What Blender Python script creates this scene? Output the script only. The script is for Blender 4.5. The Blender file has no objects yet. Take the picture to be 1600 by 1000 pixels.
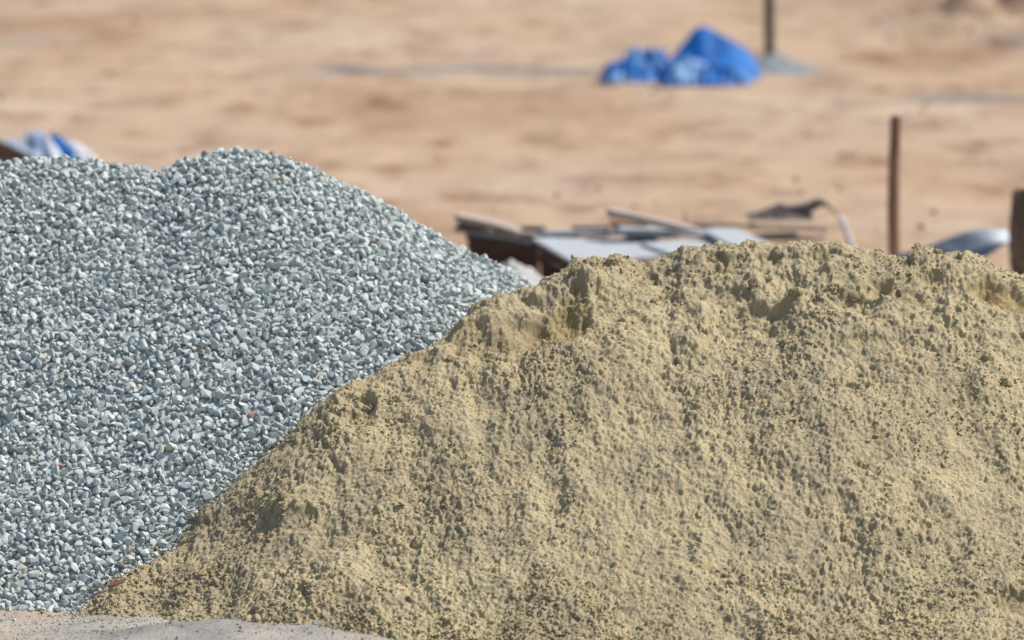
import bpy, bmesh, math, random
import numpy as np
from mathutils import Vector, Matrix, Euler
random.seed(7); rng = np.random.default_rng(7)
S = bpy.context.scene
COL = S.collection

# ---------------------------------------------------------------- camera, sky, sun, exposure
CAM_H = 3.1
PITCH = math.radians(7.15)
HFOV = math.radians(12.0)
cam_data = bpy.data.cameras.new('camera')
cam = bpy.data.objects.new('camera', cam_data); COL.objects.link(cam)
cam.location = (0, 0, CAM_H)
cam.rotation_euler = (math.pi/2 - PITCH, 0, 0)
cam_data.sensor_width = 36
cam_data.angle = HFOV
cam_data.clip_end = 3000
cam_data.dof.use_dof = True
cam_data.dof.focus_distance = 17.1
cam_data.dof.aperture_fstop = 2.15
S.camera = cam

SUN_EL = math.radians(55)
SUN_AZ = math.radians(82)          # measured from +Y (away from the camera) towards +X (right)
w = bpy.data.worlds.new('World'); S.world = w; w.use_nodes = True
nt = w.node_tree; nt.nodes.clear()
sky = nt.nodes.new('ShaderNodeTexSky'); sky.sky_type = 'NISHITA'; sky.sun_disc = False
sky.sun_elevation = SUN_EL; sky.sun_rotation = SUN_AZ
sky.dust_density = 2.0
bg = nt.nodes.new('ShaderNodeBackground'); bg.inputs['Strength'].default_value = 0.115
wo = nt.nodes.new('ShaderNodeOutputWorld')
nt.links.new(sky.outputs[0], bg.inputs[0]); nt.links.new(bg.outputs[0], wo.inputs[0])
sd = bpy.data.lights.new('sun', 'SUN'); sd.energy = 4.0; sd.angle = math.radians(0.6); sd.color = (1.0, 0.955, 0.88)
sun = bpy.data.objects.new('sun', sd); COL.objects.link(sun)
sv = Vector((math.cos(SUN_EL)*math.sin(SUN_AZ), math.cos(SUN_EL)*math.cos(SUN_AZ), math.sin(SUN_EL)))
sun.rotation_euler = sv.to_track_quat('Z', 'Y').to_euler(); sun.location = (6, 10, 12)
S.view_settings.view_transform = 'Standard'; S.view_settings.look = 'None'
S.view_settings.gamma = 1; S.view_settings.use_curve_mapping = False
S.view_settings.exposure = 0.45

# ---------------------------------------------------------------- photograph pixel -> place
F = 800/math.tan(HFOV/2)
cp, sp_ = math.cos(PITCH), math.sin(PITCH)
def ray(px, py):
    u = (px-800)/F; v = -(py-500)/F
    return Vector((u, cp + v*sp_, -sp_ + v*cp))
def at(px, py, Y):
    r = ray(px, py); t = Y/r.y
    return Vector((r.x*t, Y, CAM_H + r.z*t))
def on(px, py, z=0.0):
    r = ray(px, py); t = (z-CAM_H)/r.z
    return Vector((r.x*t, r.y*t, z))

# ---------------------------------------------------------------- numpy noise
def _h(ix, iy, s):
    n = (ix.astype(np.int64)*374761393 + iy.astype(np.int64)*668265263 + s*1274126177) & 0x7fffffff
    n = ((n ^ (n >> 13))*1274126177) & 0x7fffffff
    n = ((n ^ (n >> 15))*2246822519) & 0x7fffffff
    return ((n ^ (n >> 16)) & 0xffffff)/float(0x1000000)
def pn(x, y, s=0):
    ix = np.floor(x); iy = np.floor(y); fx = x-ix; fy = y-iy
    u = fx*fx*fx*(fx*(fx*6-15)+10); v = fy*fy*fy*(fy*(fy*6-15)+10)
    def g(dx, dy):
        a = _h(ix+dx, iy+dy, s)*2*math.pi
        return np.cos(a)*(fx-dx)+np.sin(a)*(fy-dy)
    return ((g(0,0)*(1-u)+g(1,0)*u)*(1-v)+(g(0,1)*(1-u)+g(1,1)*u)*v)*1.5
def fbm(x, y, s=0, o=4, gain=.5):
    t = 0; a = 1; f = 1
    for i in range(o):
        t = t + a*pn(x*f+i*17.3, y*f-i*9.1, s+i); a *= gain; f *= 2.03
    return t
def domes(x, y, cell, s, rmin=.35, rmax=.75, keep=1.0):
    """height of random little balls sitting in a plane, in metres"""
    X = x/cell; Y = y/cell; ix = np.floor(X); iy = np.floor(Y); out = np.zeros_like(X)
    for dx in (-1, 0, 1):
        for dy in (-1, 0, 1):
            cx = ix+dx; cy = iy+dy
            px = cx+_h(cx, cy, s); py = cy+_h(cx, cy, s+11)
            r = rmin+(rmax-rmin)*_h(cx, cy, s+23)**1.5
            r = np.where(_h(cx, cy, s+37) < keep, r, 0)
            out = np.maximum(out, np.sqrt(np.maximum(r*r-(X-px)**2-(Y-py)**2, 0)))
    return out*cell
def sstep(a, b, x):
    t = np.clip((x-a)/(b-a), 0, 1); return t*t*(3-2*t)

# ---------------------------------------------------------------- materials
def mat(name, rough=.9, spec=.3):
    m = bpy.data.materials.new(name); m.use_nodes = True
    p = m.node_tree.nodes['Principled BSDF']
    p.inputs['Roughness'].default_value = rough
    p.inputs['Specular IOR Level'].default_value = spec
    return m, m.node_tree, p
def ramp(t, stops, interp='LINEAR'):
    r = t.nodes.new('ShaderNodeValToRGB'); e = r.color_ramp.elements
    r.color_ramp.interpolation = interp
    while len(e) < len(stops): e.new(.5)
    for i, (pos, c) in enumerate(stops):
        e[i].position = pos; e[i].color = (*c, 1)
    return r
def coords(t, scale=(1,1,1), rot=(0,0,0)):
    tc = t.nodes.new('ShaderNodeTexCoord'); mp = t.nodes.new('ShaderNodeMapping')
    mp.inputs['Scale'].default_value = scale; mp.inputs['Rotation'].default_value = rot
    t.links.new(tc.outputs['Object'], mp.inputs[0]); return mp.outputs[0]
def noise(t, vec, scale, detail=5, rough=.6):
    n = t.nodes.new('ShaderNodeTexNoise'); n.inputs['Scale'].default_value = scale
    n.inputs['Detail'].default_value = detail; n.inputs['Roughness'].default_value = rough
    t.links.new(vec, n.inputs['Vector']); return n.outputs['Fac']
def mix(t, fac, a, b, mode='MIX'):
    m = t.nodes.new('ShaderNodeMix'); m.data_type = 'RGBA'; m.blend_type = mode
    for k, v in ((0, fac), (6, a), (7, b)):
        if isinstance(v, (int, float)): m.inputs[k].default_value = v
        elif isinstance(v, tuple): m.inputs[k].default_value = (*v, 1)
        else: t.links.new(v, m.inputs[k])
    return m.outputs[2]
def bump(t, p, h, strength, dist):
    b = t.nodes.new('ShaderNodeBump'); b.inputs['Strength'].default_value = strength
    b.inputs['Distance'].default_value = dist
    t.links.new(h, b.inputs['Height']); t.links.new(b.outputs[0], p.inputs['Normal'])
def attr(t, name):
    a = t.nodes.new('ShaderNodeAttribute'); a.attribute_name = name; return a

# sand
def sand_material(name, crumb=False):
    m, t, p = mat(name, .95, .15)
    v = coords(t)
    big = noise(t, v, 2.6, 4); mid = noise(t, v, 17, 4); fine = noise(t, v, 190, 3, .7)
    a = ramp(t, [(.30, (.325, .277, .182)), (.5, (.395, .333, .212)), (.72, (.46, .388, .24))]); t.links.new(big, a.inputs[0])
    b = ramp(t, [(.3, (.80, .80, .82)), (.5, (1, 1, 1)), (.7, (1.06, 1.03, .94))]); t.links.new(mid, b.inputs[0])
    c = ramp(t, [(.32, (.72, .71, .70)), (.5, (1, 1, 1)), (.68, (1.16, 1.15, 1.12))]); t.links.new(fine, c.inputs[0])
    col = mix(t, 1.0, a.outputs[0], b.outputs[0], 'MULTIPLY')
    col = mix(t, .9, col, c.outputs[0], 'MULTIPLY')
    if crumb:
        tint = attr(t, 'tint')
        r = ramp(t, [(0, (1.0, .99, .97)), (.5, (1.07, 1.055, 1.01)), (1, (1.17, 1.14, 1.02))]); t.links.new(tint.outputs['Fac'], r.inputs[0])
        col = mix(t, 1.0, col, r.outputs[0], 'MULTIPLY')
    else:
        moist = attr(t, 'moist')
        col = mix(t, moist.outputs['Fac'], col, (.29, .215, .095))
    t.links.new(col, p.inputs['Base Color'])
    bump(t, p, noise(t, v, 170, 4, .8), .8, .007)
    return m
M_SAND = sand_material('sand'); M_CRUMB = sand_material('sand_crumbs', True)

# gravel stones
def stone_material(name, per_object):
    m, t, p = mat(name, .92, .15)
    v = coords(t)
    if per_object:
        oi = t.nodes.new('ShaderNodeObjectInfo'); src = oi.outputs['Random']
    else:
        src = attr(t, 'tint').outputs['Fac']
    r = ramp(t, [(0, (.245, .278, .275)), (.10, (.335, .372, .363)), (.4, (.405, .447, .432)), (.7, (.45, .49, .472)), (.965, (.50, .537, .516)),
                 (.982, (.50, .50, .43)), (.993, (.50, .46, .39)), (.9985, (.44, .35, .28)), (1, (.34, .24, .20))])
    t.links.new(src, r.inputs[0])
    n = noise(t, v, 150, 4, .65)
    q = ramp(t, [(.3, (.80, .82, .84)), (.55, (1, 1, 1)), (.75, (1.12, 1.1, 1.06))]); t.links.new(n, q.inputs[0])
    col = mix(t, 1.0, r.outputs[0], q.outputs[0], 'MULTIPLY')
    t.links.new(col, p.inputs['Base Color'])
    bump(t, p, noise(t, v, 260, 3, .7), .35, .002)
    return m
M_STONE = stone_material('crushed_stone', False); M_STONE_ONE = stone_material('crushed_stone_single', True)

# dry soil of the site
def soil_material():
    m, t, p = mat('dry_soil', .95, .1)
    v = coords(t, (1, .45, 1))
    n1 = noise(t, v, .33, 6, .62); n2 = noise(t, v, 1.7, 5, .65)
    a = ramp(t, [(.30, (.245, .158, .10)), (.41, (.31, .212, .142)), (.49, (.36, .265, .182)), (.56, (.33, .245, .182)), (.63, (.38, .293, .21)), (.75, (.36, .295, .232))])
    t.links.new(n1, a.inputs[0])
    b = ramp(t, [(.33, (.64, .53, .45)), (.44, (.93, .90, .87)), (.52, (1.04, 1.04, 1.03)), (.75, (1.10, 1.08, 1.06))]); t.links.new(n2, b.inputs[0])
    col = mix(t, 1, a.outputs[0], b.outputs[0], 'MULTIPLY')
    d = coords(t)
    f = ramp(t, [(.3, (.80, .78, .76)), (.5, (1, 1, 1)), (.7, (1.08, 1.07, 1.06))]); t.links.new(noise(t, d, 38, 5, .75), f.inputs[0])
    col = mix(t, 1, col, f.outputs[0], 'MULTIPLY')
    # grey cement dust trodden in beside the piles
    dust = attr(t, 'dust').outputs['Fac']
    g = ramp(t, [(.3, (.225, .218, .20)), (.5, (.32, .298, .26)), (.68, (.42, .36, .285))]); t.links.new(noise(t, d, 2.4, 5), g.inputs[0])
    gg = ramp(t, [(.36, (.62, .61, .60)), (.5, (1, 1, 1)), (.66, (1.18, 1.17, 1.15))]); t.links.new(noise(t, d, 120, 4, .8), gg.inputs[0])
    gcol = mix(t, 1, g.outputs[0], gg.outputs[0], 'MULTIPLY')
    col = mix(t, dust, col, gcol)
    col = mix(t, attr(t, 'turned').outputs['Fac'], col, (.20, .135, .10))
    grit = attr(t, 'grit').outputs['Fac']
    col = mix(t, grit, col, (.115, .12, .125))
    t.links.new(col, p.inputs['Base Color'])
    bump(t, p, noise(t, d, 90, 5, .75), .6, .006)
    return m
M_SOIL = soil_material()

def plain(name, c1, c2, scale=20, rough=.7, spec=.3, stretch=(1,1,1), b=.2, bd=.003):
    m, t, p = mat(name, rough, spec)
    v = coords(t, stretch); n = noise(t, v, scale, 5, .65)
    r = ramp(t, [(.3, c1), (.7, c2)]); t.links.new(n, r.inputs[0])
    t.links.new(r.outputs[0], p.inputs['Base Color'])
    bump(t, p, n, b, bd); return m
M_OLDWOOD = plain('weathered_wood', (.20, .15, .115), (.36, .29, .235), 14, .85, .2, (1, 1, .12))
M_GREYWOOD = plain('sun_bleached_wood', (.27, .22, .185), (.42, .35, .295), 12, .85, .2, (.3, 1, 1))
M_BROWNWOOD = plain('brown_formwork_wood', (.055, .034, .024), (.115, .062, .04), 12, .8, .2, (.3, .3, 1))
M_DARKWOOD = plain('dark_wood', (.025, .026, .026), (.06, .055, .05), 18, .8, .2)  # near-black wood for battens and a rail
M_STAKE = plain('brown_stake_wood', (.18, .105, .065), (.34, .21, .14), 16, .85, .2, (1, 1, .1), .5, .006)
M_POST = plain('rough_post_bark', (.065, .048, .037), (.19, .14, .10), 22, .9, .15, (1, 1, .12), .8, .012)
M_PANEL = plain('pale_grey_panel', (.28, .30, .315), (.39, .405, .415), 9, .7, .25)
M_PANEL2 = plain('dull_grey_panel', (.24, .25, .255), (.36, .37, .375), 9, .75, .25)
M_WHITE = plain('white_plastic', (.48, .50, .54), (.62, .64, .68), 8, .45, .4)
M_STEEL = plain('dull_steel', (.022, .022, .024), (.045, .044, .046), 30, .85, .15)
M_GREYMIX = plain('grey_mortar_heap', (.13, .15, .155), (.21, .235, .24), 14, .95, .1, b=.6, bd=.02)
M_PALEHEAP = plain('pale_grey_sand', (.26, .255, .25), (.36, .35, .345), 10, .95, .1, b=.5, bd=.02)
M_RAG = plain('dark_grey_sacking', (.075, .066, .062), (.16, .14, .13), 18, .9, .1, b=.6, bd=.02)
M_BARK = plain('red_brown_bark', (.10, .04, .028), (.17, .075, .055), 60, .8, .2)
M_CYAN = plain('pale_blue_plastic', (.13, .22, .27), (.19, .29, .34), 30, .4, .4)
M_CLOD = plain('brown_soil_clod', (.26, .15, .09), (.38, .24, .155), 40, .95, .1, b=.6, bd=.01)
M_CURL = None
M_BLUEGREY = plain('blue_grey_sheeting', (.12, .19, .28), (.24, .34, .46), 6, .4, .45)

def shaded_sheeting():
    m, t, p = mat('blue_grey_sheeting_shaded_to_white', .7, .25)
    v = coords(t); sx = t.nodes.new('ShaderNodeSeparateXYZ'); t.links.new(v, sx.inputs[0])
    r = ramp(t, [(.0, (.05, .06, .082)), (.40, (.065, .082, .11)), (.52, (.17, .205, .245)), (.60, (.46, .49, .52))])  # shade on the front painted into the dark left; white end is real
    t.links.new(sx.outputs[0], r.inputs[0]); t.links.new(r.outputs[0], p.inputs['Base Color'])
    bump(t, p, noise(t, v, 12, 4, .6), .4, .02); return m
M_CURL = shaded_sheeting()

def tarp_material(name, deep, pale, lo=.48, hi=.56, scale=2.2):
    m, t, p = mat(name, .6, .25)
    v = coords(t); n = noise(t, v, scale, 3, .6)
    n2 = noise(t, v, 9, 4, .6)
    r = ramp(t, [(lo, deep), (hi, pale)]); t.links.new(n, r.inputs[0])
    q = ramp(t, [(.3, (.8, .8, .8)), (.7, (1.15, 1.15, 1.15))]); t.links.new(n2, q.inputs[0])
    t.links.new(mix(t, 1, r.outputs[0], q.outputs[0], 'MULTIPLY'), p.inputs['Base Color'])
    bump(t, p, n2, .6, .03); return m
M_TARP = tarp_material('blue_tarpaulin', (.002, .095, .34), (.006, .14, .44), .4, .6)
M_TARPLITE = tarp_material('blue_tarpaulin_painted_glints', (.006, .12, .40), (.22, .38, .60), .47, .60, 5)  # pale patches paint in plastic highlights along with the silvery underside
M_TARPWHITE = tarp_material('white_blue_tarpaulin', (.14, .22, .38), (.50, .50, .52), .36, .46, 4)

# ---------------------------------------------------------------- building helpers
def tag(o, label=None, cat=None, group=None, kind=None):
    if label: o['label'] = label
    if cat: o['category'] = cat
    if group: o['group'] = group
    if kind: o['kind'] = kind
    return o
def link(name, me, m, parent=None, loc=None):
    if m and not me.materials: me.materials.append(m)
    o = bpy.data.objects.new(name, me); COL.objects.link(o)
    if parent: o.parent = parent
    if loc is not None: o.location = loc
    return o
def empty(name, loc):
    o = bpy.data.objects.new(name, None); COL.objects.link(o); o.location = loc; o.empty_display_size = .1
    return o
def grid_mesh(name, P, smooth=True, attrs=None):
    """P: (rows, cols, 3)"""
    R, C, _ = P.shape
    me = bpy.data.meshes.new(name)
    i = np.arange((R-1)*(C-1)); r = i//(C-1); c = i % (C-1)
    a = r*C+c
    q = np.stack([a, a+1, a+C+1, a+C], 1).astype(np.int32)
    me.vertices.add(R*C); me.vertices.foreach_set('co', P.reshape(-1).astype(np.float32))
    me.loops.add(q.size); me.loops.foreach_set('vertex_index', q.reshape(-1))
    me.polygons.add(len(q)); me.polygons.foreach_set('loop_start', np.arange(0, q.size, 4, dtype=np.int32))
    me.update(calc_edges=True)
    me.polygons.foreach_set('use_smooth', np.full(len(q), smooth))
    for k, val in (attrs or {}).items():
        at_ = me.attributes.new(k, 'FLOAT', 'POINT'); at_.data.foreach_set('value', val.reshape(-1).astype(np.float32))
    me.update(); return me
def soup_mesh(name, V, T, tints=None, smooth=False):
    me = bpy.data.meshes.new(name)
    me.vertices.add(len(V)); me.vertices.foreach_set('co', V.reshape(-1).astype(np.float32))
    me.loops.add(T.size); me.loops.foreach_set('vertex_index', T.reshape(-1).astype(np.int32))
    me.polygons.add(len(T)); me.polygons.foreach_set('loop_start', np.arange(0, T.size, 3, dtype=np.int32))
    me.update(calc_edges=True)
    me.polygons.foreach_set('use_smooth', np.full(len(T), smooth))
    if tints is not None:
        a = me.attributes.new('tint', 'FLOAT', 'POINT'); a.data.foreach_set('value', tints.astype(np.float32))
    me.update(); return me
def hull_shape(n, seed, power=1.0):
    """verts and triangles of an angular pebble about 1 across"""
    r = np.random.default_rng(seed)
    p = r.normal(size=(n, 3)); p /= np.linalg.norm(p, axis=1)[:, None]
    # push towards a few flat facets: crushed stone
    for k in range(5):
        d = r.normal(size=3); d /= np.linalg.norm(d); lim = r.uniform(.58, .88)
        s = p@d; p = np.where((s > lim)[:, None], p-(s-lim)[:, None]*d, p)
    p *= np.array([1.0, r.uniform(.74, .98), r.uniform(.58, .86)])*.5
    bm = bmesh.new()
    for q in p: bm.verts.new(q)
    res = bmesh.ops.convex_hull(bm, input=bm.verts)
    bmesh.ops.delete(bm, geom=[v for v in bm.verts if not v.link_faces], context='VERTS')
    bmesh.ops.triangulate(bm, faces=bm.faces)
    bmesh.ops.recalc_face_normals(bm, faces=bm.faces)
    bm.verts.index_update()
    V = np.array([v.co[:] for v in bm.verts]); T = np.array([[v.index for v in f.verts] for f in bm.faces])
    bm.free(); return V, T
def rand_rot(n):
    q = rng.normal(size=(n, 4)); q /= np.linalg.norm(q, axis=1)[:, None]
    w_, x, y, z = q.T
    return np.stack([np.stack([1-2*(y*y+z*z), 2*(x*y-z*w_), 2*(x*z+y*w_)], 1),
                     np.stack([2*(x*y+z*w_), 1-2*(x*x+z*z), 2*(y*z-x*w_)], 1),
                     np.stack([2*(x*z-y*w_), 2*(y*z+x*w_), 1-2*(x*x+y*y)], 1)], 1)
def scatter(name, shapes, pos, size, rot, tint, m, parent, smooth=False):
    Vs, Ts, Ns, off = [], [], [], 0
    pick = rng.integers(0, len(shapes), len(pos))
    for k, (V, T) in enumerate(shapes):
        idx = np.nonzero(pick == k)[0]
        if not len(idx): continue
        W = np.einsum('nij,vj->nvi', rot[idx], V)*size[idx][:, None, None]+pos[idx][:, None, :]
        TT = T[None]+(np.arange(len(idx))*len(V))[:, None, None]+off
        Vs.append(W.reshape(-1, 3)); Ts.append(TT.reshape(-1, 3)); Ns.append(np.repeat(tint[idx], len(V)))
        off += len(idx)*len(V)
    me = soup_mesh(name, np.concatenate(Vs), np.concatenate(Ts), np.concatenate(Ns), smooth)
    return link(name, me, m, parent)

# ---------------------------------------------------------------- the shapes of the two heaps
def interp_ridge(pts, step=.02):
    out = []
    for a, b in zip(pts[:-1], pts[1:]):
        n = max(1, int((Vector(a)-Vector(b)).length/step))
        for i in range(n): out.append([a[k]+(b[k]-a[k])*i/n for k in range(3)])
    out.append(list(pts[-1])); return np.array(out)
def heap(x, y, ridge, slope, rnd, left=1.0):
    sh = x.shape; x = x.reshape(-1); y = y.reshape(-1); out = np.empty_like(x)
    for i in range(0, len(x), 20000):
        dx = x[i:i+20000, None]-ridge[None, :, 0]; dx = np.where(dx < 0, dx*left, dx); dy = y[i:i+20000, None]-ridge[None, :, 1]
        d = np.sqrt(dx*dx+dy*dy+rnd*rnd)-rnd*.6
        out[i:i+20000] = (ridge[None, :, 2]-slope*d).max(1)
    return out.reshape(sh)
def sagged(h, k=.10):
    """concave foot: the slope eases off near the ground"""
    return np.where(h < .3, h + k*.0, h)

SAND_R = [(120,964,16.56),(200,908,16.69),(300,842,16.86),(350,782,16.97),(430,706,17.10),(530,606,17.27),(600,562,17.40),
          (680,527,17.50),(760,470,17.64),(850,424,17.75),(900,398,17.80),(955,392,17.84),(985,408,17.86),(1005,420,17.86),(1030,402,17.88),
          (1070,381,17.9),(1150,373,17.93),(1300,364,17.93),(1375,381,17.93),(1408,406,17.93),(1432,386,17.93),(1480,388,17.93),
          (1540,402,17.93),(1600,422,17.93),(1750,455,17.9),(2000,560,17.8),(2400,760,17.5)]
SAND_RIDGE = interp_ridge([tuple(at(*p)) for p in SAND_R])
GRAV_R = [(-900,700,18.4),(-500,480,18.6),(-300,330,18.75),(-120,268,18.8),(0,246,18.8),(60,240,18.8),(150,240,18.8),(205,249,18.8),(240,268,18.8),(268,262,18.8),
          (300,246,18.8),(345,238,18.8),(405,234,18.8),(455,246,18.8),(520,276,18.82),(600,316,18.85),(650,348,18.88),
          (700,372,18.9),(735,400,18.95),(765,450,18.95),(840,520,18.95),(1000,570,19.0),(1200,700,18.9)]
GRAV_RIDGE = interp_ridge([tuple(at(*p)) for p in GRAV_R], .03)

def sand_base(x, y):
    h = heap(x+.05*pn(x*1.3, y*1.3, 5)*0, y+.07*pn(x*1.1+3, y*1.4, 6), SAND_RIDGE, .615, .06, 1.75)
    h = h + .018*pn(x*3.1, y*2.2, 21)*sstep(0, .3, h)
    foot = sstep(.22, -.05, h)                       # eases off into the ground
    return h + foot*.022
def gravel_base(x, y):
    h = heap(x, y, GRAV_RIDGE, .655, .06)
    return h + .022*fbm(x*2.2, y*1.6, 31, 3)*sstep(0, .25, h)

# ray-march a pixel of the photograph onto the sand
def sand_hit(px, py):
    Y = np.linspace(15.6, 18.4, 1400); r = ray(px, py)
    X = r.x*Y/r.y; Z = CAM_H+r.z*Y/r.y
    h = sand_base(X, Y); k = np.nonzero(h > Z)[0]
    i = k[0] if len(k) else np.argmin(np.abs(h-Z))
    return X[i], Y[i]

# hand-placed relief of the sand: px, py, radius across (px), radius up-down (px), metres, moist
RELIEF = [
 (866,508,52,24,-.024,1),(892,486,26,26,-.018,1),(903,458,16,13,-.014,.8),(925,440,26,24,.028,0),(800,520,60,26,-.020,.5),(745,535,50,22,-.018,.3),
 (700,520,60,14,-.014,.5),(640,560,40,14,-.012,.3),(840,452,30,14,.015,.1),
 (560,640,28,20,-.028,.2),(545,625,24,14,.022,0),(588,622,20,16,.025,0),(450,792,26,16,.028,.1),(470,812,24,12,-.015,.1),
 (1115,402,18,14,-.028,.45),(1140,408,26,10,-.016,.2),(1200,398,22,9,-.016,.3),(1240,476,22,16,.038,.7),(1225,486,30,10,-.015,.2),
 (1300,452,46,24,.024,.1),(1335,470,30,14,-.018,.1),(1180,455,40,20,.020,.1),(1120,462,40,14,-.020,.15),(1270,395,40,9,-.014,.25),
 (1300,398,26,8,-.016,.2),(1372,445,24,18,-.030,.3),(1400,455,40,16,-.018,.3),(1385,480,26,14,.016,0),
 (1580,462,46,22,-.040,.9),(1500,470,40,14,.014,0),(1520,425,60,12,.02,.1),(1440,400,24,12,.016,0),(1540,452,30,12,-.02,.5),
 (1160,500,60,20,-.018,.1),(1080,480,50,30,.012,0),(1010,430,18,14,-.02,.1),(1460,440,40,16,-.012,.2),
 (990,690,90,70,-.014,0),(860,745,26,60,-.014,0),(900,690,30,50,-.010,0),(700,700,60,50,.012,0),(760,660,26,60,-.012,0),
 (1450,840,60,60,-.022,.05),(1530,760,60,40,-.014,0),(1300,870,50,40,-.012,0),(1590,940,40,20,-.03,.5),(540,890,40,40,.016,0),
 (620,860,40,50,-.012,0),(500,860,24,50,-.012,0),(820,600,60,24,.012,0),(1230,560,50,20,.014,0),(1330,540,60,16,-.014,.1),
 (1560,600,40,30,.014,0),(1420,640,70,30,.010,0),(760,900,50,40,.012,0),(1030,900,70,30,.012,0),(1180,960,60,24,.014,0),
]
REL = []
for (px, py, rx, ry, amp, mo) in RELIEF:
    X, Y = sand_hit(px, py); mpp = Y/F
    REL.append((X, Y, rx*mpp, ry*mpp/.62, amp*1.15, mo))
def sand_relief(x, y):
    d = np.zeros_like(x); mo = np.zeros_like(x)
    wx = x+.020*pn(x*16, y*16, 41); wy = y+.026*pn(x*15, y*15, 42)
    for X, Y, rx, ry, amp, m_ in REL:
        q = ((wx-X)/rx)**2+((wy-Y)/ry)**2
        g = np.exp(-q**(1.5 if amp > 0 else 3.0))
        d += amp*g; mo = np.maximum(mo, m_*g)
    return d, mo
def normals_of(fn, x, y, e=.02):
    h = fn(x, y); nx = -(fn(x+e, y)-h)/e; ny = -(fn(x, y+e)-h)/e
    l = np.sqrt(nx*nx+ny*ny+1); return h, nx/l, ny/l, 1/l
def sand_surface(x, y, detail=True):
    h, nx, ny, nz = normals_of(sand_base, x, y)
    rel, mo = sand_relief(x, y)
    lump = fbm(x*5.5, y*4.5, 51, 3)                       # hand-sized lumps
    upper = sstep(.55, 1.0, h)                           # the crest is lumpier
    d = rel + .021*lump + .017*upper*fbm(x*11, y*9, 61, 3)
    clodd = sstep(.0, .5, fbm(x*2.2, y*2.4, 71, 3))      # where the crumbs gather
    if detail:
        wx = .007*pn(x*55, y*55, 4); wy = .007*pn(x*55, y*55, 6)
        c1 = domes(x+wx, y+wy, .036, 81, .25, .65, .55)
        c0 = domes(x+2*wx, y+2*wy, .078, 85, .2, .55, .34)
        c2 = np.maximum(domes(x+.5*wx, y+.5*wy, .0118, 91, .3, .74, .85), domes(x-.6*wx, y+.4*wy, .0165, 191, .25, .66, .5))
        smooth = 1-.6*np.clip(mo*1.1, 0, 1)
        gr = .45+.55*clodd
        rough = .0074*fbm(x*50, y*42, 93, 4, .78) + .0045*(1-2*np.abs(fbm(x*19+3, y*17, 95, 3, .6)))
        cl2 = sstep(.05, .6, fbm(x*6, y*5, 75, 3))
        d = d + ((.06+.75*cl2)*.62*c1 + (.02+.9*clodd*cl2)*.6*c0 + .62*c2)*smooth + rough*(.35+.65*smooth)*(.6+.4*clodd) - .0095
        chan = np.abs(pn(x*9+.6*pn(x*3, y*3, 8), y*2.0, 97))    # down-slope rills
        d = d - .0012*sstep(.12, 0, chan)
    return x+nx*d, y+ny*d, h+nz*d, mo, clodd

def axis(parts):
    """parts: (start, end, step) runs joined into one rising coordinate list"""
    out = []
    for a, b, s in parts:
        n = max(1, int(round((b-a)/s))); out += list(a+(b-a)*np.arange(n)/n)
    out.append(parts[-1][1]); return np.array(out)

# ---------------------------------------------------------------- ground
def ground_h(x, y):
    h = .035*fbm(x*.22, y*.12, 101, 4) + .012*fbm(x*1.1, y*.5, 111, 3)
    far = sstep(21, 25, y)
    h = h*far
    # wheel ruts and low berms across the far part
    h = h + far*(.035*sstep(.25, .75, pn(x*.35+4, y*.9, 121)) + .012*fbm(x*2.4, y*1.4, 131, 3))
    berm = sstep(3.5, 5.0, x)*np.exp(-((y-48-.6*pn(x*.6, y*0, 7))/2.0)**2)
    h = h + berm*(.30+.45*fbm(x*1.8, y*1.2, 141, 3))
    # low dusty swell in front of the heaps
    near = np.exp(-((y-15.93-.04*pn(x*2, x*0, 9))/.21)**2)*np.interp(x, [-1.75,-1.5,-1.2,-.95,-.65,-.42,-.2], [0,.03,.075,.095,.072,.020,0])
    h = h + near
    for rx in (-3.1, -1.5):                              # a pair of wheel ruts crossing the far ground
        q = y-(38.5+rx*.0+(rx+3.1)*.9)-.16*x-.5*pn(x*.25, x*0, 221)
        h = h + far*(.022*np.exp(-((np.abs(q)-.28)/.09)**2)-.03*np.exp(-(q/.17)**2))
    h = h + (1-far)*(.006*fbm(x*5, y*5, 151, 4)+.0055*fbm(x*24, y*24, 153, 4))
    h = h - .6*0
    return h
xs = axis([(-600,-60,90),(-60,-12,6),(-12,-5,.5),(-5,-2.6,.12),(-2.6,2.6,.03),(2.6,5,.12),(5,12,.5),(12,60,6),(60,600,90)])
ys = axis([(-200,0,40),(0,14,1),(14,15.3,.1),(15.3,16.8,.0125),(16.9,20,.06),(20,32,.06),(32,56,.11),(56,80,1),(80,200,10),(200,1400,150)])
X, Y = np.meshgrid(xs, ys)
Z = ground_h(X, Y)
hump = np.exp(-((Y-15.93)/.24)**2)*sstep(-1.6, -1.3, X)*sstep(-.1, -.4, X)
dust = sstep(18.9, 18.0, Y+.3*pn(X*2, Y*2, 161))*np.clip(.75+.5*fbm(X*1.2, Y*2.6, 163, 3)+.35*sstep(-1.75, -1.2, X+.8*(16.3-Y)), 0, 1)
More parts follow.
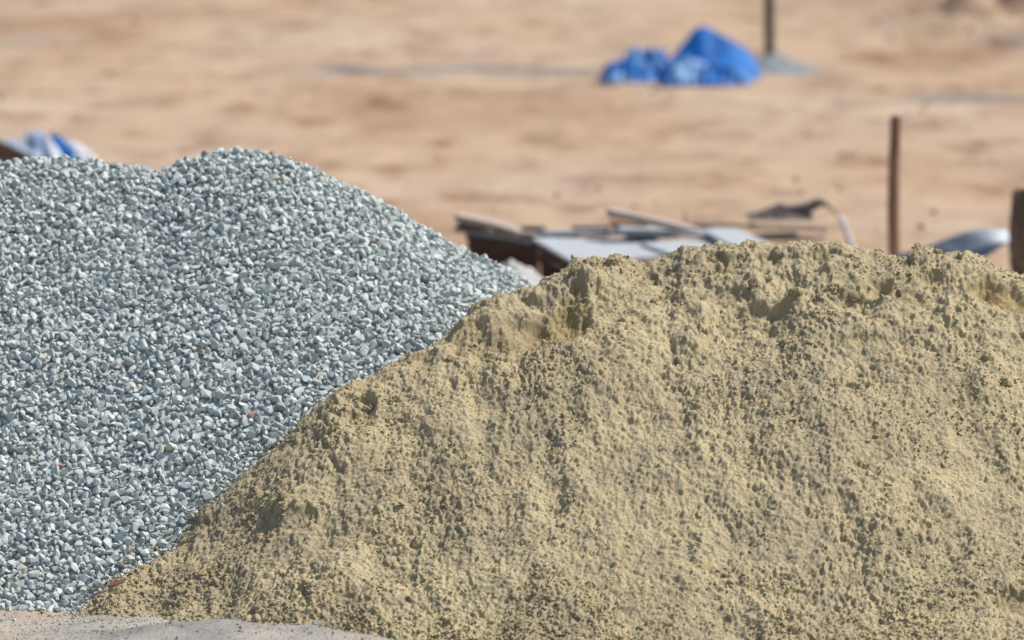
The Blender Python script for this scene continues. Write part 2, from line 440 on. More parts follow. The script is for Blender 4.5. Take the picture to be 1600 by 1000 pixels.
# grey grit spilled in thin drifts across the far ground
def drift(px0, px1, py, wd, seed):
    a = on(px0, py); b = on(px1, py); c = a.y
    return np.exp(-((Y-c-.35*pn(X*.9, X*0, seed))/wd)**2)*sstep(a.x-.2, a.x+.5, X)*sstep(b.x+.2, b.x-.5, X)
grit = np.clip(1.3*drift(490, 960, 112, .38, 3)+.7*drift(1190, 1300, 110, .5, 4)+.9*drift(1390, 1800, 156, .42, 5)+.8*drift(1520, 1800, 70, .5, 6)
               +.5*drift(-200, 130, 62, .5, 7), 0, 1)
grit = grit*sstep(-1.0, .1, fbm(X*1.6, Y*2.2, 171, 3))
turned = np.clip(.75*np.exp(-((Y-48.3-.6*pn(X*.6, Y*0, 7))/1.7)**2)*sstep(3.2, 4.3, X)*sstep(-.35, .45, fbm(X*1.5, Y*.9, 211, 3))+.30*np.exp(-((Y-51.2)/1.2)**2)*sstep(1.5, 3.5, X)+.5*sstep(.50, .72, fbm(X*1.3, Y*.8, 213, 3))*sstep(24, 28, Y), 0, .8)
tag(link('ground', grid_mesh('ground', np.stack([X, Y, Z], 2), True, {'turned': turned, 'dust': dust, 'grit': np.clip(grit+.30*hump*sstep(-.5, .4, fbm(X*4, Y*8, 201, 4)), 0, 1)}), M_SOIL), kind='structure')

# ---------------------------------------------------------------- sand heap
xs = axis([(-2.1,-1.62,.03),(-1.62,2.1,.0039),(2.1,4.8,.04)])
o_ = np.argsort(SAND_RIDGE[:, 0]); ry = np.interp(xs, SAND_RIDGE[o_, 0], SAND_RIDGE[o_, 1])
toe = np.interp(xs, [-2.1, -1.55, -1.0, -.3, .2, 2.1, 4.8], [15.9, 16.3, 16.05, 15.95, 15.7, 15.7, 15.6])
t = np.concatenate([np.linspace(0, 1, 600), 1+np.linspace(.01, 1, 60)**1.5*1.3])
Y = toe[None, :]+t[:, None]*(ry+.16-toe)[None, :]
Y = np.where(t[:, None] > 1, (ry+.16)[None, :]+((t[:, None]-1)/1.3)*(20.4-ry-.16)[None, :], Y)
X = np.tile(xs, (len(t), 1))
sx, sy, sz, mo, clodd = sand_surface(X, Y)
gz = ground_h(X, Y)
sz = np.maximum(sz, gz-.05)
sand = link('sand_heap', grid_mesh('sand_heap', np.stack([sx, sy, sz], 2), True, {'moist': np.clip(mo*.8, 0, 1)}), M_SAND)
tag(sand, 'big heap of crumbly yellowish sand in the right foreground', 'sand heap')

# crumbs lying on it: nearly the whole surface is crumbs
def gather(x, y):
    return sstep(-.35, .55, fbm(x*2.3+.3, y*2.6, 71, 3)+.45*fbm(x*9, y*8, 73, 2))
gx, gy = np.meshgrid(np.arange(-1.95, 2.1, .0067), np.arange(15.75, 18.12, .0071))
cx = (gx+rng.uniform(-.5, .5, gx.shape)*.0067*1.3).ravel(); cy = (gy+rng.uniform(-.5, .5, gx.shape)*.0071*1.3).ravel()
hh = sand_base(cx, cy)
ok = (hh > -.02) & ((np.abs(cx/cy) < .110) | (rng.random(len(cx)) < .25))
cx, cy, hh = cx[ok], cy[ok], hh[ok]
px_, py_, pz_, cmo, ccl = sand_surface(cx, cy, True)
gh = ground_h(cx, cy); ga = gather(cx, cy)
prob = (.07+.20*ga**2+.25*sstep(.25, .02, hh))*(1-.95*np.clip(cmo*1.3, 0, 1)**.7)
keep = (rng.random(len(cx)) < prob) & (pz_ > gh-.002)
cx, cy, pz_, px_, py_, hh, ga = [a[keep] for a in (cx, cy, pz_, px_, py_, hh, ga)]
size = .0064*np.exp(rng.normal(0, .42, len(cx)))*(.85+.32*ga)*(1+.30*sstep(.25, .03, hh)+.2*sstep(.75, 1.05, hh))
size = np.clip(size, .0035, .024)
shapes = [hull_shape(7+(i % 2), 900+i) for i in range(16)]
lift = rng.random(len(cx))*ga*.8
pos = np.stack([px_, py_-size*.12, pz_+size*(-.16+.40*lift)], 1)
tt = np.clip(rng.normal(.3, .22, len(cx))+.3*ga, 0, 1)
n2 = 6000
fx = rng.uniform(-1.75, 2.1, n2); fy = rng.uniform(15.75, 16.7, n2)
fh = sand_base(fx, fy); ok = (fh < .02) & (fh > -.10-.1*rng.random(n2)) & (rng.random(n2) < np.exp(fh*22))
fx, fy = fx[ok], fy[ok]; fs = .0065*np.exp(rng.normal(0, .45, len(fx)))
pos = np.concatenate([pos, np.stack([fx, fy, ground_h(fx, fy)+fs*.25], 1)]); size = np.concatenate([size, fs]); tt = np.concatenate([tt, rng.random(len(fx))])
sc = scatter('crumbs', shapes, pos, size*1.3, rand_rot(len(pos)), tt, M_CRUMB, sand, True)
tag(sc, kind='stuff')

# larger clods, each its own
def clod_mesh(name, seed, sub=2, crust=0):
    bm = bmesh.new(); bmesh.ops.create_icosphere(bm, subdivisions=sub, radius=.5)
    r = np.random.default_rng(seed); sc_ = [1, r.uniform(.75, 1), r.uniform(.55, .8)]
    from mathutils import noise as mn
    o = Vector(r.uniform(-50, 50, 3))
    for v in bm.verts:
        n = mn.noise(v.co*2.2+o)*.42+mn.noise(v.co*6+o)*.18+mn.noise(v.co*13+o)*.06
        v.co = Vector([v.co[k]*(.92+n)*sc_[k] for k in range(3)])
    surf = [v.co.copy() for v in bm.verts]
    for i in range(crust):
        V, T = hull_shape(9, seed*100+i); q = surf[int(r.integers(len(surf)))]
        k = r.uniform(.16, .34); M = Euler(tuple(r.uniform(0, 6, 3))).to_matrix()
        vs = [bm.verts.new(M@Vector(c)*k+q*r.uniform(.92, 1.08)) for c in V]
        for t_ in T: bm.faces.new([vs[j] for j in t_])
    for f in bm.faces: f.smooth = True
    me = bpy.data.meshes.new(name); bm.to_mesh(me); bm.free(); return me
clods = [clod_mesh('clod', 40+i, 2, 34) for i in range(8)]
for c in clods:
    c.materials.append(M_CRUMB)
    a = c.attributes.new('tint', 'FLOAT', 'POINT'); a.data.foreach_set('value', np.full(len(c.vertices), .45, dtype=np.float32))
CLODS = [(925,418,40),(955,408,30),(898,430,26),(1245,470,26),(1300,455,34),(1335,462,26),(1180,450,24),(1110,395,22),(1436,392,26),
         (1465,398,20),(1500,402,18),(576,628,30),(545,612,18),(450,785,28),(428,800,16),(1352,485,20),(1060,560,16),(700,560,16),
         (760,478,18),(820,462,14),(640,560,14),(1225,535,22),(1570,600,26),(150,938,14),(128,948,12),(250,902,16),(165,950,12),
         (215,912,10),(455,880,18),(520,905,18),(560,955,14),(640,935,16),(400,950,16),(330,940,14),(700,965,16),(800,930,14),
         (900,960,18),(1000,975,14),(1140,962,16),(1240,985,20),(1380,962,16),(1490,925,18),(1560,945,16),(1280,470,18),(1408,448,18),
         (1020,470,16),(980,480,14),(1100,520,14),(1540,560,16),(850,900,12),(980,850,12)]
for i, (px, py, s) in enumerate(CLODS):
    X0, Y0 = sand_hit(px, py)
    a_, b_, c_, _, _ = sand_surface(np.array([X0]), np.array([Y0]), False)
    o = link('clod', clods[i % 8], M_CRUMB, sand, (a_[0], b_[0], c_[0]-.006))
    k = s*Y0/F*.85; o.scale = (k, k, k); o.rotation_euler = (rng.uniform(0, 6), rng.uniform(0, 6), rng.uniform(0, 6))

# ---------------------------------------------------------------- gravel heap
xs = axis([(-6,-2.4,.1),(-2.4,1.3,.02),(1.3,3.6,.1)])
ys = axis([(15.8,16.5,.05),(16.5,19.3,.02),(19.3,21.8,.08)])
X, Y = np.meshgrid(xs, ys)
GZ = gravel_base(X, Y)-.022
gravel = link('gravel_heap', grid_mesh('gravel_heap', np.stack([X, Y, np.maximum(GZ, ground_h(X, Y)-.06)], 2), True,
              {'tint': rng.random(X.shape)*.25}), M_STONE)
tag(gravel, 'heap of pale blue-grey crushed stone gravel on the left', 'gravel heap')

N = 210000
cx = rng.uniform(-2.75, 1.0, N); cy = rng.uniform(16.3, 19.7, N)
h, nx, ny, nz = normals_of(gravel_base, cx, cy, .03)
sb = np.full(N, -9.0); msk = cx > -1.75
sb[msk] = sand_base(cx[msk], cy[msk])
ok = (h > -.015) & (h > sb-.03) & (rng.random(N) < np.where((cy > 19.1) | (cx < -2.3), .35, 1))
idx = np.nonzero(ok)[0]
cx, cy, h, nx, ny, nz = [a[idx] for a in (cx, cy, h, nx, ny, nz)]
N = len(cx)
sz_ = np.clip(.0258*np.exp(rng.normal(0, .27, N)), .012, .046)
off = -rng.random(N)*.026+.002
P = np.stack([cx+nx*off, cy+ny*off, np.maximum(h+nz*off, ground_h(cx, cy)+sz_*.2)], 1)
order = np.argsort(-sz_+rng.normal(0, .006, N)-off*.15)
cell = .036; table = {}; acc = []
keys = np.floor(P/cell).astype(int).tolist(); PL = P.tolist(); SL = sz_.tolist()
for i in order.tolist():
    kx, ky, kz = keys[i]; x, y, z = PL[i]; s = SL[i]; good = True
    for ax in (kx-1, kx, kx+1):
        for ay in (ky-1, ky, ky+1):
            for az in (kz-1, kz, kz+1):
                for (x2, y2, z2, s2) in table.get((ax, ay, az), ()):
                    m_ = (s+s2)*.335
                    if (x-x2)**2+(y-y2)**2+(z-z2)**2 < m_*m_: good = False; break
                if not good: break
            if not good: break
        if not good: break
    if good:
        table.setdefault((kx, ky, kz), []).append((x, y, z, s)); acc.append(i)
acc = np.array(acc)
P, sz_, off = P[acc], sz_[acc], off[acc]
R_ = rand_rot(len(acc)); tint = rng.random(len(acc))
stones = [hull_shape(13+(i % 5), 300+i) for i in range(36)]
# the 300 that show largest are single parts
inframe = np.abs(P[:, 0]/P[:, 1]) < math.tan(HFOV/2)*.99
score = np.where(inframe & (off > -.006), sz_/P[:, 1], 0)
top = np.argsort(-score)[:300]
rest = np.setdiff1d(np.arange(len(acc)), top)
tag(scatter('gravel', stones, P[rest], sz_[rest]*1.12, R_[rest], tint[rest], M_STONE, gravel), kind='stuff')
smesh = []
for V, T in [hull_shape(20, 700+i) for i in range(20)]:
    me = soup_mesh('stone', V, T); me.materials.append(M_STONE_ONE); smesh.append(me)
for i in top.tolist():
    o = link('stone', smesh[i % 20], None, gravel, P[i].tolist())
    k = float(sz_[i]*1.12); o.scale = (k, k, k); o.rotation_euler = Matrix(R_[i].tolist()).to_euler()
# stray chips on the ground at the foot
n = 350
fx = rng.uniform(-2.5, .3, n); fy = 16.62-np.abs(rng.normal(0, .16, n)); gb = gravel_base(fx, fy)
ok = (fy > 15.7) & (gb < .03) & (sand_base(fx, fy) < -.01)
fx, fy = fx[ok], fy[ok]; s = np.clip(.0085*np.exp(rng.normal(0, .45, len(fx))), .003, .022)
tag(scatter('stray_chips', stones, np.stack([fx, fy, ground_h(fx, fy)+s*.15], 1), s, rand_rot(len(fx)), rng.random(len(fx)), M_STONE, None),
    'loose stone chips strewn over the dusty ground at the foot of the gravel', 'gravel', kind='stuff')

# ---------------------------------------------------------------- background pieces
def prism(name, top4, thick, m, parent, taper=0):
    """slab from four top corners (world points, any order round) and a thickness downward; edges bevelled"""
    c = sum(top4, Vector())/4
    bm = bmesh.new()
    n = (top4[1]-top4[0]).cross(top4[2]-top4[0]).normalized()
    if n.z < 0: n = -n
    t = [bm.verts.new(p) for p in top4]; b = [bm.verts.new(p-n*thick) for p in top4]
    bm.faces.new(t); bm.faces.new(b[::-1])
    for i in range(4): bm.faces.new([t[i], b[i], b[(i+1) % 4], t[(i+1) % 4]])
    bmesh.ops.recalc_face_normals(bm, faces=bm.faces)
    bmesh.ops.bevel(bm, geom=bm.edges[:], offset=min(thick*.15, .006), segments=2, affect='EDGES')
    off_ = parent.location if parent else c
    for v in bm.verts: v.co -= off_
    me = bpy.data.meshes.new(name); bm.to_mesh(me); bm.free()
    return link(name, me, m, parent, None if parent else c)
def board(name, A, B, width, thick, m, parent=None, roll=0.0):
    """plank from A to B (centre line of its top), width sideways, slightly warped"""
    A, B = Vector(A), Vector(B); ax = (B-A); L = ax.length; ax.normalize()
    side = ax.cross(Vector((0, 0, 1))); side = side.normalized() if side.length > 1e-3 else Vector((0, 1, 0))
    up = side.cross(ax)
    q = Matrix.Rotation(roll, 3, ax); side = q@side; up = q@up
    org = parent.location if parent else A
    bm = bmesh.new(); n = 8; rings = []
    for i in range(n+1):
        t = i/n; c = A+ax*L*t+up*(.012*math.sin(t*math.pi)*(L/1.2))+side*.004*math.sin(t*9)
        ring = []
        for sx_, sz2 in ((-1, 0), (1, 0), (1, -1), (-1, -1)):
            ring.append(bm.verts.new(c+side*sx_*width/2*(1+.02*math.sin(t*13+sx_))+up*(sz2*thick)-org))
        rings.append(ring)
    for r0, r1 in zip(rings[:-1], rings[1:]):
        for k in range(4): bm.faces.new([r0[k], r0[(k+1) % 4], r1[(k+1) % 4], r1[k]])
    bm.faces.new(rings[0][::-1]); bm.faces.new(rings[-1])
    bmesh.ops.recalc_face_normals(bm, faces=bm.faces)
    bmesh.ops.bevel(bm, geom=[e for e in bm.edges if len(e.link_faces) == 2 and e.calc_face_angle(0) > .8], offset=min(thick, width)*.1, segments=1, affect='EDGES')
    me = bpy.data.meshes.new(name); bm.to_mesh(me); bm.free()
    return link(name, me, m, parent, None if parent else A)
def stake(name, base, top, r0, r1, m, sides=9, knots=.15, seed=0, square=False, wob=.2):
    base, top = Vector(base), Vector(top); ax = top-base; L = ax.length; ax.normalize()
    e1 = ax.cross(Vector((0, 1, 0))).normalized(); e2 = ax.cross(e1)
    r = np.random.default_rng(seed); bm = bmesh.new(); rings = []; n = 26
    ph = r.uniform(0, 6, 4)
    for i in range(n+1):
        t = i/n; rad = r0+(r1-r0)*t
        c = ax*(L*t)+e1*(rad*wob*math.sin(t*5+ph[0]))+e2*(rad*wob*math.sin(t*4+ph[1]))
        ring = []
        for k in range(sides):
            a = 2*math.pi*k/sides
            q = 1+knots*(.5*math.sin(3*a+ph[2]+t*4)+.5*r.uniform(-1, 1))
            if square: q *= 1/max(abs(math.cos(a)), abs(math.sin(a)))*.9
            if i == n: q *= .86
            ring.append(bm.verts.new(c+(e1*math.cos(a)+e2*math.sin(a))*rad*q))
        rings.append(ring)
    for a_, b_ in zip(rings[:-1], rings[1:]):
        for k in range(sides): bm.faces.new([a_[k], a_[(k+1) % sides], b_[(k+1) % sides], b_[k]])
    cap = bm.verts.new(ax*(L+r1*.15))
    for k in range(sides): bm.faces.new([rings[-1][k], rings[-1][(k+1) % sides], cap])
    bm.faces.new(rings[0][::-1])
    bmesh.ops.recalc_face_normals(bm, faces=bm.faces)
    for f in bm.faces: f.smooth = not square
    me = bpy.data.meshes.new(name); bm.to_mesh(me); bm.free()
    return link(name, me, m, None, base)
def drape(name, prof, Y0, depth, m, parent=None, nx_=90, ny_=40, crumple=.05, front=.5, fold=6, seed=1, smooth=False, base_z=0.0, lean=0.0, flat=False):
    """crumpled sheet lying in a heap: prof = (px, py of its outline) at depth Y0, run down to the ground in front and behind"""
    pts = [at(px, py, Y0) for px, py in prof]
    X_ = np.array([p.x for p in pts]); H_ = np.array([max(p.z, base_z+.01) for p in pts])
    u = np.linspace(X_[0], X_[-1], nx_); hgt = np.interp(u, X_, H_)
    v = np.linspace(0, 1, ny_)
    U, V = np.meshgrid(u, v); Hh = np.tile(hgt, (ny_, 1))
    s = np.where(V < front, np.sin(np.clip(V/front, 0, 1)*math.pi/2)**.8, np.cos(np.clip((V-front)/(1-front), 0, 1)*math.pi/2)**.8)
    if flat: s = np.where(V < front, np.clip(V/front, 0, 1), np.clip((1-V)/(1-front), 0, 1)**.6)
    edge = np.clip(np.minimum(U-X_[0], X_[-1]-U)/(.12*(X_[-1]-X_[0])), 0, 1)
    k = fold/(X_[-1]-X_[0])
    ridg = 1-2*np.abs(pn(U*k+seed*3.1+V*1.5, V*depth*k*.8, seed))
    ridg2 = 1-2*np.abs(pn(U*k*2.3+seed, V*depth*k*2.3+5, seed+5))
    Zz = base_z+(Hh-base_z)*s*(1+0*edge)+crumple*(ridg+.5*ridg2-.7)*np.minimum(s*2, 1)*(.3+.7*edge)
    Yy = Y0-depth*front+V*depth+crumple*1.2*pn(U*k*1.2, V*3, seed+9)+lean*(Zz-base_z)
    Xx = U+crumple*.8*pn(U*k, V*4+7, seed+13)*edge
    Zz = np.maximum(Zz, ground_h(Xx, Yy)-.01)
    org = Vector((float(u.mean()), Y0, 0))
    Pp = np.stack([Xx-org.x, Yy-org.y, Zz], 2)
    if parent: Pp = np.stack([Xx-parent.location.x, Yy-parent.location.y, Zz-parent.location.z], 2)
    o = link(name, grid_mesh(name, Pp, smooth), m, parent, None if parent else org)
    md = o.modifiers.new('thickness', 'SOLIDIFY'); md.thickness = .006; md.offset = -1
    return o

# blue tarpaulin in a heap
Y0 = 41.2
tp = empty('tarpaulin', (at(1060, 120, Y0).x, Y0, 0))
tag(tp, 'bright blue tarpaulin in a crumpled heap beside the thin pole', 'tarpaulin')
drape('folded_stack', [(1034,121),(1046,98),(1064,70),(1084,46),(1097,38),(1112,46),(1140,60),(1166,76),(1181,92),(1187,121)], Y0+.15, .65, M_TARP, tp, 80, 40, .011, .32, 5, 3, lean=.1, flat=True)
drape('loose_fold', [(938,122),(944,110),(960,100),(985,97),(1008,102),(1020,122)], Y0-.35, .5, M_TARPLITE, tp, 60, 36, .05, .45, 7, 5)
drape('loose_fold', [(972,122),(978,88),(990,76),(1008,84),(1018,78),(1036,84),(1052,104),(1066,122)], Y0-.05, .6, M_TARPLITE, tp, 70, 36, .06, .45, 8, 8)
drape('loose_fold', [(1028,125),(1050,100),(1075,92),(1100,102),(1130,106),(1160,112),(1172,125)], Y0-.5, .5, M_TARPLITE, tp, 80, 36, .05, .45, 9, 11)

# thin pole with a grey mound round its foot
b = on(1204, 104); b.z = -.2
t = at(1197, -760, b.y)
pl = stake('metal_pole', b, t, .042, .038, M_STEEL, 12, .0, 2); tag(pl, 'tall thin dark pole standing in a small grey mound', 'pole')
def mound(name, c, rx, ry, h, m, seed, res=50, power=1.3, rough=.35):
    a = np.linspace(-1, 1, res); U, V = np.meshgrid(a, a)
    R = np.sqrt(U*U+V*V)*(1+.12*pn(U*2+seed, V*2, seed)); 
    Zz = h*np.clip(1-R, 0, 1)**power*(1+rough*fbm(U*4, V*4, seed+1, 3))-.03*sstep(.9, 1.3, R)
    P_ = np.stack([U*rx, V*ry, Zz], 2); o = link(name, grid_mesh(name, P_), m, None, c); return o
g = on(1208, 108); g.z = float(ground_h(np.array([g.x]), np.array([g.y]))[0])
tag(mound('mortar_mound', g, .46, .7, .15, M_GREYMIX, 5), 'small grey mound of mortar and grit round the foot of the pole', 'mound')

# sheets and a log showing over the gravel crest
Y1 = 31.5
sh = empty('tarpaulin', (at(70, 240, Y1).x, Y1, 0)); tag(sh, 'faded white and blue tarpaulin bundle behind the gravel crest', 'tarpaulin')
drape('loose_fold', [(10,262),(22,226),(40,212),(62,205),(78,214),(92,236),(100,262)], Y1, .45, M_TARPWHITE, sh, 60, 30, .03, .4, 5, 21)
drape('loose_fold', [(62,262),(70,222),(84,208),(104,222),(116,238),(124,262)], Y1+.2, .4, M_TARPLITE, sh, 50, 30, .03, .4, 5, 25)
drape('loose_fold', [(98,262),(104,228),(118,224),(132,234),(146,240),(152,262)], Y1+.3, .5, M_TARPWHITE, sh, 50, 30, .025, .4, 5, 27)
drape('blue_grey_fold', [(-40,262),(-20,228),(6,216),(30,232),(60,240),(70,262)], Y1-.35, .4, M_BLUEGREY, sh, 50, 30, .03, .4, 5, 29)  # fold in plain blue-grey sheeting
tag(board('timber_offcut', at(-14, 214, Y1-.5), at(56, 246, Y1-.4), .12, .10, M_BROWNWOOD), 'dark brown timber offcut leaning on the tarpaulin behind the gravel', 'timber')

# ---- stack of formwork timber and panels between the heaps
bx = empty('formwork_box', on(840, 425))
tag(bx, 'dark brown timber formwork box under the pale panels', 'formwork')
zt = .20
A = on(731, 366, zt); B = on(838, 378, zt); Cc = on(1000, 424, zt)
def wall(A, B, z0, z1, th, m, parent, name='side_board', rows=2):
    d = (B-A).normalized(); nrm = Vector((-d.y, d.x, 0))
    for r in range(rows):
        za = z0+(z1-z0)*(r+1)/rows-(0 if r == rows-1 else .004)
        hh_ = (z1-z0)/rows-.004
        q = [Vector((p.x, p.y, za)) for p in (A, B, B+nrm*th, A+nrm*th)]
        prism(name, q, hh_, m, parent)
wall(A, B, .0, zt, .03, M_BROWNWOOD, bx)
wall(B+Vector((.02, -.01, 0)), Cc, .0, zt-.004, .03, M_BROWNWOOD, bx)
D = on(905, 362, zt)
wall(A+Vector((0, .05, 0)), D, .0, zt-.006, .03, M_BROWNWOOD, bx)
board('top_rail', on(728, 362, zt+.03), on(862, 364, zt+.03), .08, .03, M_GREYWOOD, bx)
board('top_rail', on(735, 366, zt+.02), on(845, 382, zt+.02), .06, .025, M_DARKWOOD, bx)

def panel(pxs, z, th, m, label, name='panel', zz=None):
    zz = zz or [z]*4
    o = prism(name, [on(px, py, k) for (px, py), k in zip(pxs, zz)], th, m, None)
    tag(o, label, 'panel', 'pale panels on the timber stack'); return o
panel([(830,371),(915,371),(996,398),(925,426)], .245, .020, M_PANEL, 'pale grey panel lying lowest and furthest left on the formwork box')
panel([(905,372),(1020,371),(1080,399),(985,402)], .26, .018, M_PANEL, 'long pale grey panel behind the front panel, its near edge over a dark gap', zz=[.236]*4)
panel([(1000,379),(1110,373),(1165,385),(1050,397)], .255, .012, M_PANEL, 'bright panel lying across the middle of the stack')
panel([(962,353),(1050,350),(1062,364),(985,367)], .27, .028, M_PANEL2, 'small grey panel under the raised plank')
panel([(1095,357),(1150,356),(1215,384),(1150,388)], .30, .03, M_PANEL, 'pale blue-grey panel at the right end of the timber stack')
tag(prism('panel', [on(996,408,.1), on(1050,410,.1), on(1050,440,.1), on(985,440,.1)], .03, M_PANEL2, None), 'low grey panel half buried behind the sand dip', 'panel')

tag(board('grey_beam', on(845, 361, .27), on(1120, 365, .29), .09, .022, M_PANEL2), 'long thin grey beam lying level across the timber stack', 'beam')
tag(board('plank', on(716, 333, .33)+Vector((0, 0, 0)), on(812, 358, .25), .14, .035, M_GREYWOOD), 'short bleached plank tilted up at the left end of the stack', 'plank', 'tilted planks')
tag(board('plank', on(716, 349, .22), on(770, 352, .22), .10, .05, M_GREYWOOD), 'stubby plank lying level below the left tilted plank', 'plank')
tag(board('timber_block', on(722, 344, .25), on(756, 352, .24), .06, .05, M_BROWNWOOD), 'dark brown block wedged under the left tilted plank', 'timber')
tag(board('plank', on(950, 324, .42), on(1115, 364, .28), .16, .04, M_GREYWOOD), 'longer bleached plank tilted up in the middle of the stack', 'plank', 'tilted planks')
tag(prism('timber_block', [on(952,336,.30), on(1010,346,.30), on(1004,352,.28), on(952,348,.28)], .06, plain('red_brown_timber', (.16,.08,.05), (.28,.15,.10), 14, .8, .2), None), 'red-brown timber block under the raised end of the longer plank', 'timber')
tag(board('dark_batten', on(802, 354, .24), on(852, 355, .24), .09, .05, M_DARKWOOD), 'short blackish batten left of the middle of the stack', 'batten')
tag(board('dark_batten', on(894, 354, .24), on(952, 355, .24), .09, .05, M_DARKWOOD), 'short blackish batten just left of the raised plank end', 'batten')
tag(board('dark_batten', on(1086, 353, .27), on(1112, 354, .27), .09, .05, M_DARKWOOD), 'blackish stub of batten right of the longer plank', 'batten')
tag(stake('peg', on(1071, 356, 0), at(1071, 330, on(1071, 356, 0).y), .010, .008, M_GREYWOOD, 6, .1, 6), 'thin upright peg standing behind the longer plank', 'peg')
for k, (a, bb, lab) in enumerate([((1080, 349, .16), (1186, 354, .14), 'thin brown pole lying level right of the planks'),]):
    p0, p1 = on(*a), on(*bb); tag(stake('thin_pole', p0, p1, .014, .013, M_OLDWOOD, 8, .1, 9), lab, 'pole')
tag(board('long_batten', on(1176, 349, .18), on(1286, 353, .14), .09, .035, M_OLDWOOD), 'grey-brown batten sticking out right under the dark sacking', 'batten')
rag = empty('sacking', (at(1230, 350, 28.6).x, 28.6, 0))
tag(rag, 'ragged dark grey sacking humped over a bent strip right of the planks', 'sacking')
drape('loose_fold', [(1166,353),(1184,341),(1204,324),(1222,318),(1238,326),(1256,331),(1268,352)], 28.6, .35, M_RAG, rag, 60, 24, .016, .5, 7, 33, base_z=.13)
def bent_strip(pts, Yd, wd, m, parent):
    bm = bmesh.new(); rows = []
    P0 = [at(px, py, Yd) for px, py, _ in pts]
    for (px, py, th), c in zip(pts, P0):
        h2 = th*Yd/F/2
        rows.append([bm.verts.new(c+Vector((0, sy_*wd/2, sz2*h2))-parent.location) for sy_, sz2 in ((-1, 1), (1, 1), (1, -1), (-1, -1))])
    for r0, r1 in zip(rows[:-1], rows[1:]):
        for k in range(4): bm.faces.new([r0[k], r0[(k+1) % 4], r1[(k+1) % 4], r1[k]])
    bm.faces.new(rows[0][::-1]); bm.faces.new(rows[-1]); bmesh.ops.recalc_face_normals(bm, faces=bm.faces)
    me = bpy.data.meshes.new('bent_strip'); bm.to_mesh(me); bm.free(); return link('bent_strip', me, m, parent)
bent_strip([(1205,334,16),(1225,332,20),(1245,330,18),(1262,325,15),(1277,317,12),(1286,316,7),(1296,322,4),(1305,333,3),(1309,341,2)], 28.55, .16, M_RAG, rag)
p0 = on(1337, 392); p0.z = -.02
tag(stake('white_stake', p0, at(1311, 338, p0.y-.05), .020, .016, M_WHITE, 8, .05, 11), 'short leaning white stake beside the dark sacking', 'stake')

# pale mound seen in the gap between the heaps
g = on(806, 452); g.z = 0
tag(mound('grey_sand_mound', Vector((g.x-.02, 24.6, 0)), .30, .7, .33, M_PALEHEAP, 15, 60, .55, .08), 'low pale grey sand mound in the gap between the two heaps', 'mound')

# upright stakes behind the sand
b = on(1396, 407); b.z = -.1
tag(stake('wooden_stake', b, at(1399, 181, b.y), .036, .033, M_STAKE, 12, .10, 13, True), 'tall slim brown wooden stake standing behind the sand crest', 'stake')
b = on(1597, 434); b.z = -.1
tag(stake('wooden_post', b, at(1597, 296, b.y), .062, .060, M_POST, 16, .14, 17, True), 'thick rough dark post at the right edge behind the sand', 'post')

# curved blue-grey sheet lying between stake and post
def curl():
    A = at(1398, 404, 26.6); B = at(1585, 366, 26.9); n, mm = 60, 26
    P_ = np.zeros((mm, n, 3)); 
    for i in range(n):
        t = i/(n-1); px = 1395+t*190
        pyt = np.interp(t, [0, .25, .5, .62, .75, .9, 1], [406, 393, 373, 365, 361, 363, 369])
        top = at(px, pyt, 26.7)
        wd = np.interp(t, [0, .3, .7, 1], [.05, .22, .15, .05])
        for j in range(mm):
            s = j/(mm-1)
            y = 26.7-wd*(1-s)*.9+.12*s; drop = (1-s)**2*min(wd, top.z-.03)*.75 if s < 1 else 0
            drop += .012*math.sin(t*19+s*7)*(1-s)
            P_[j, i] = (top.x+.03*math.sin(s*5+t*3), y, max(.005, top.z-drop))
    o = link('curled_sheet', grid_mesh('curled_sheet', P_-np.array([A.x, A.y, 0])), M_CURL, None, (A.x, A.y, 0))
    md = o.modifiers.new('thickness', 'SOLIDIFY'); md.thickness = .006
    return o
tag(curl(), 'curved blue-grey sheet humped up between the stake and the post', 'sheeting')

# small things
def shard(name, px, py, l, wd, th, m, rz, tilt, label, cat, z=.02):
    p = on(px, py, z); bm = bmesh.new()
    prof = [(-.5, 0), (-.32, .42), (.05, .5), (.38, .30), (.5, .05), (.3, -.28), (-.1, -.42), (-.4, -.3)]
    t_ = [bm.verts.new((x*l, y*wd, th*(.5+.35*math.sin(i*2)))) for i, (x, y) in enumerate(prof)]
    b_ = [bm.verts.new((x*l*.96, y*wd*.9, -th*.5)) for x, y in prof]
    bm.faces.new(t_); bm.faces.new(b_[::-1])
    for i in range(8): bm.faces.new([t_[i], b_[i], b_[(i+1) % 8], t_[(i+1) % 8]])
    bmesh.ops.recalc_face_normals(bm, faces=bm.faces)
    me = bpy.data.meshes.new(name); bm.to_mesh(me); bm.free()
    o = link(name, me, m, None, p); o.rotation_euler = (tilt, -.25, rz); return tag(o, label, cat)
shard('wood_chip', 183, 911, .075, .02, .007, M_BARK, .55, .7, 'red-brown sliver of wood caught where the gravel meets the sand', 'wood chip', .105)
shard('plastic_scrap', 495, 974, .022, .016, .004, M_CYAN, .3, .5, 'tiny pale blue scrap of plastic at the foot of the sand', 'plastic scrap', .10)
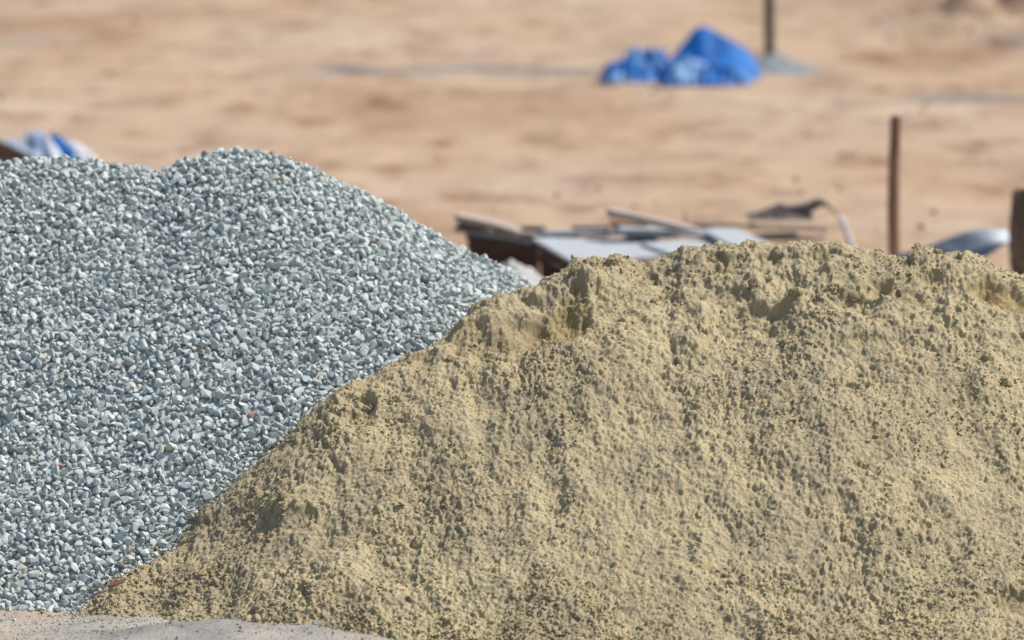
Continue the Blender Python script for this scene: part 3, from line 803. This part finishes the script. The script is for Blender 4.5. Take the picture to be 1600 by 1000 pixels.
for px, py, s, lab in [(291,236,30,'brown soil clod on the bare ground above the dip in the gravel crest'),
                       (1326,247,34,'flat brown clod on the bare ground left of the tall stake'),
                       (1519,246,30,'brown clod on the bare ground right of the tall stake'),
                       (1552,258,18,'smaller low clod beside the brown clod right of the stake'),
                       (980,298,22,'reddish clod on the ground above the middle of the timber stack'),
                       (1450,165,20,'small dark clod on the ground well above the tall stake')]:
    p = on(px, py); o = link('soil_clod', clod_mesh('soil_clod', int(px)), M_CLOD, None, (p.x, p.y, float(ground_h(np.array([p.x]), np.array([p.y]))[0])+.0))
    k = s*p.y/F*.8; o.scale = (k*1.25, k, k*.55); tag(o, lab, 'soil clod')
# sand crumbs fallen among the stones along the seam
n = 60000
fx = rng.uniform(-1.7, .2, n); fy = rng.uniform(16.3, 18.3, n)
g1 = gravel_base(fx, fy); s1 = sand_base(fx, fy)
ok = (g1 > s1-.01) & (rng.random(n) < .75*np.exp(-np.maximum(g1-s1, 0)*26)) & (g1 > 0)
fx, fy, g1 = fx[ok], fy[ok], g1[ok]; s_ = np.clip(.0065*np.exp(rng.normal(0, .4, len(fx))), .003, .02)
tag(scatter('spilled_crumbs', shapes, np.stack([fx, fy-.003, g1+.004+.010*rng.random(len(fx))], 1), s_*1.2, rand_rot(len(fx)), rng.random(len(fx)), M_CRUMB, sand, True), kind='stuff')
# stones rolled onto the foot of the sand
n = 170
fx = rng.uniform(-1.5, .2, n); fy = rng.uniform(16.2, 18.0, n); g1 = gravel_base(fx, fy); s1 = sand_base(fx, fy)
ok = (s1 > g1) & (rng.random(n) < np.exp(-(s1-g1)*14)) & (s1 > 0)
fx, fy = fx[ok], fy[ok]; a1, b1, c1_, _, _ = sand_surface(fx, fy)
s_ = np.clip(.017*np.exp(rng.normal(0, .3, len(fx))), .009, .03)
tag(scatter('stray_stones', stones, np.stack([a1, b1, c1_+s_*.2], 1), s_, rand_rot(len(fx)), rng.random(len(fx)), M_STONE, gravel), kind='stuff')
# grains lying on the dusty ground in front
n = 20000
fx = rng.uniform(-2.0, .2, n); fy = rng.uniform(15.35, 16.75, n)
ok = (sand_base(fx, fy) < .0) & (gravel_base(fx, fy) < .0) & (rng.random(n) < .35+.65*sstep(-.4, .4, fbm(fx*4, fy*5, 191, 3)))
fx, fy = fx[ok], fy[ok]; s = np.clip(.0044*np.exp(rng.normal(0, .6, len(fx))), .002, .02)
M_GRAIN = plain('dusty_grains', (.20, .19, .175), (.42, .38, .33), 60, .95, .1)
tag(scatter('grit', shapes, np.stack([fx, fy, ground_h(fx, fy)+s*.1], 1), s, rand_rot(len(fx)), rng.random(len(fx)), M_GRAIN, None),
    'fine grey grit and grains over the dusty ground in the near left corner', 'grit', kind='stuff')
# crumbled soil over the far ground
n = 4200
fy = 22+34*rng.random(n)**1.2; fx = rng.uniform(-.125, .125, n)*fy
dens = fbm(fx*.8, fy*.5, 181, 3); ok = rng.random(n) < sstep(-.2, .8, dens)
fx, fy = fx[ok], fy[ok]; s = np.clip(.022*np.exp(rng.normal(0, .62, len(fx))), .008, .12)
nb = 160
bx_ = rng.uniform(3.3, 7.5, nb); by_ = 48+rng.normal(0, 1.8, nb); bs = np.clip(.05*np.exp(rng.normal(0, .5, nb)), .02, .22)
fx, fy, s = np.concatenate([fx, bx_]), np.concatenate([fy, by_]), np.concatenate([s, bs])
cs = scatter('crumbled_soil', shapes, np.stack([fx, fy, ground_h(fx, fy)+s*.1], 1), s, rand_rot(len(fx)), rng.random(len(fx)), M_CLOD, None)
tag(cs, 'crumbled brown soil scattered over the bare ground', 'soil', kind='stuff')

if 0: print('TRIS', sum(len(m_.loops)-2*len(m_.polygons) for m_ in bpy.data.meshes if m_.users == 1))
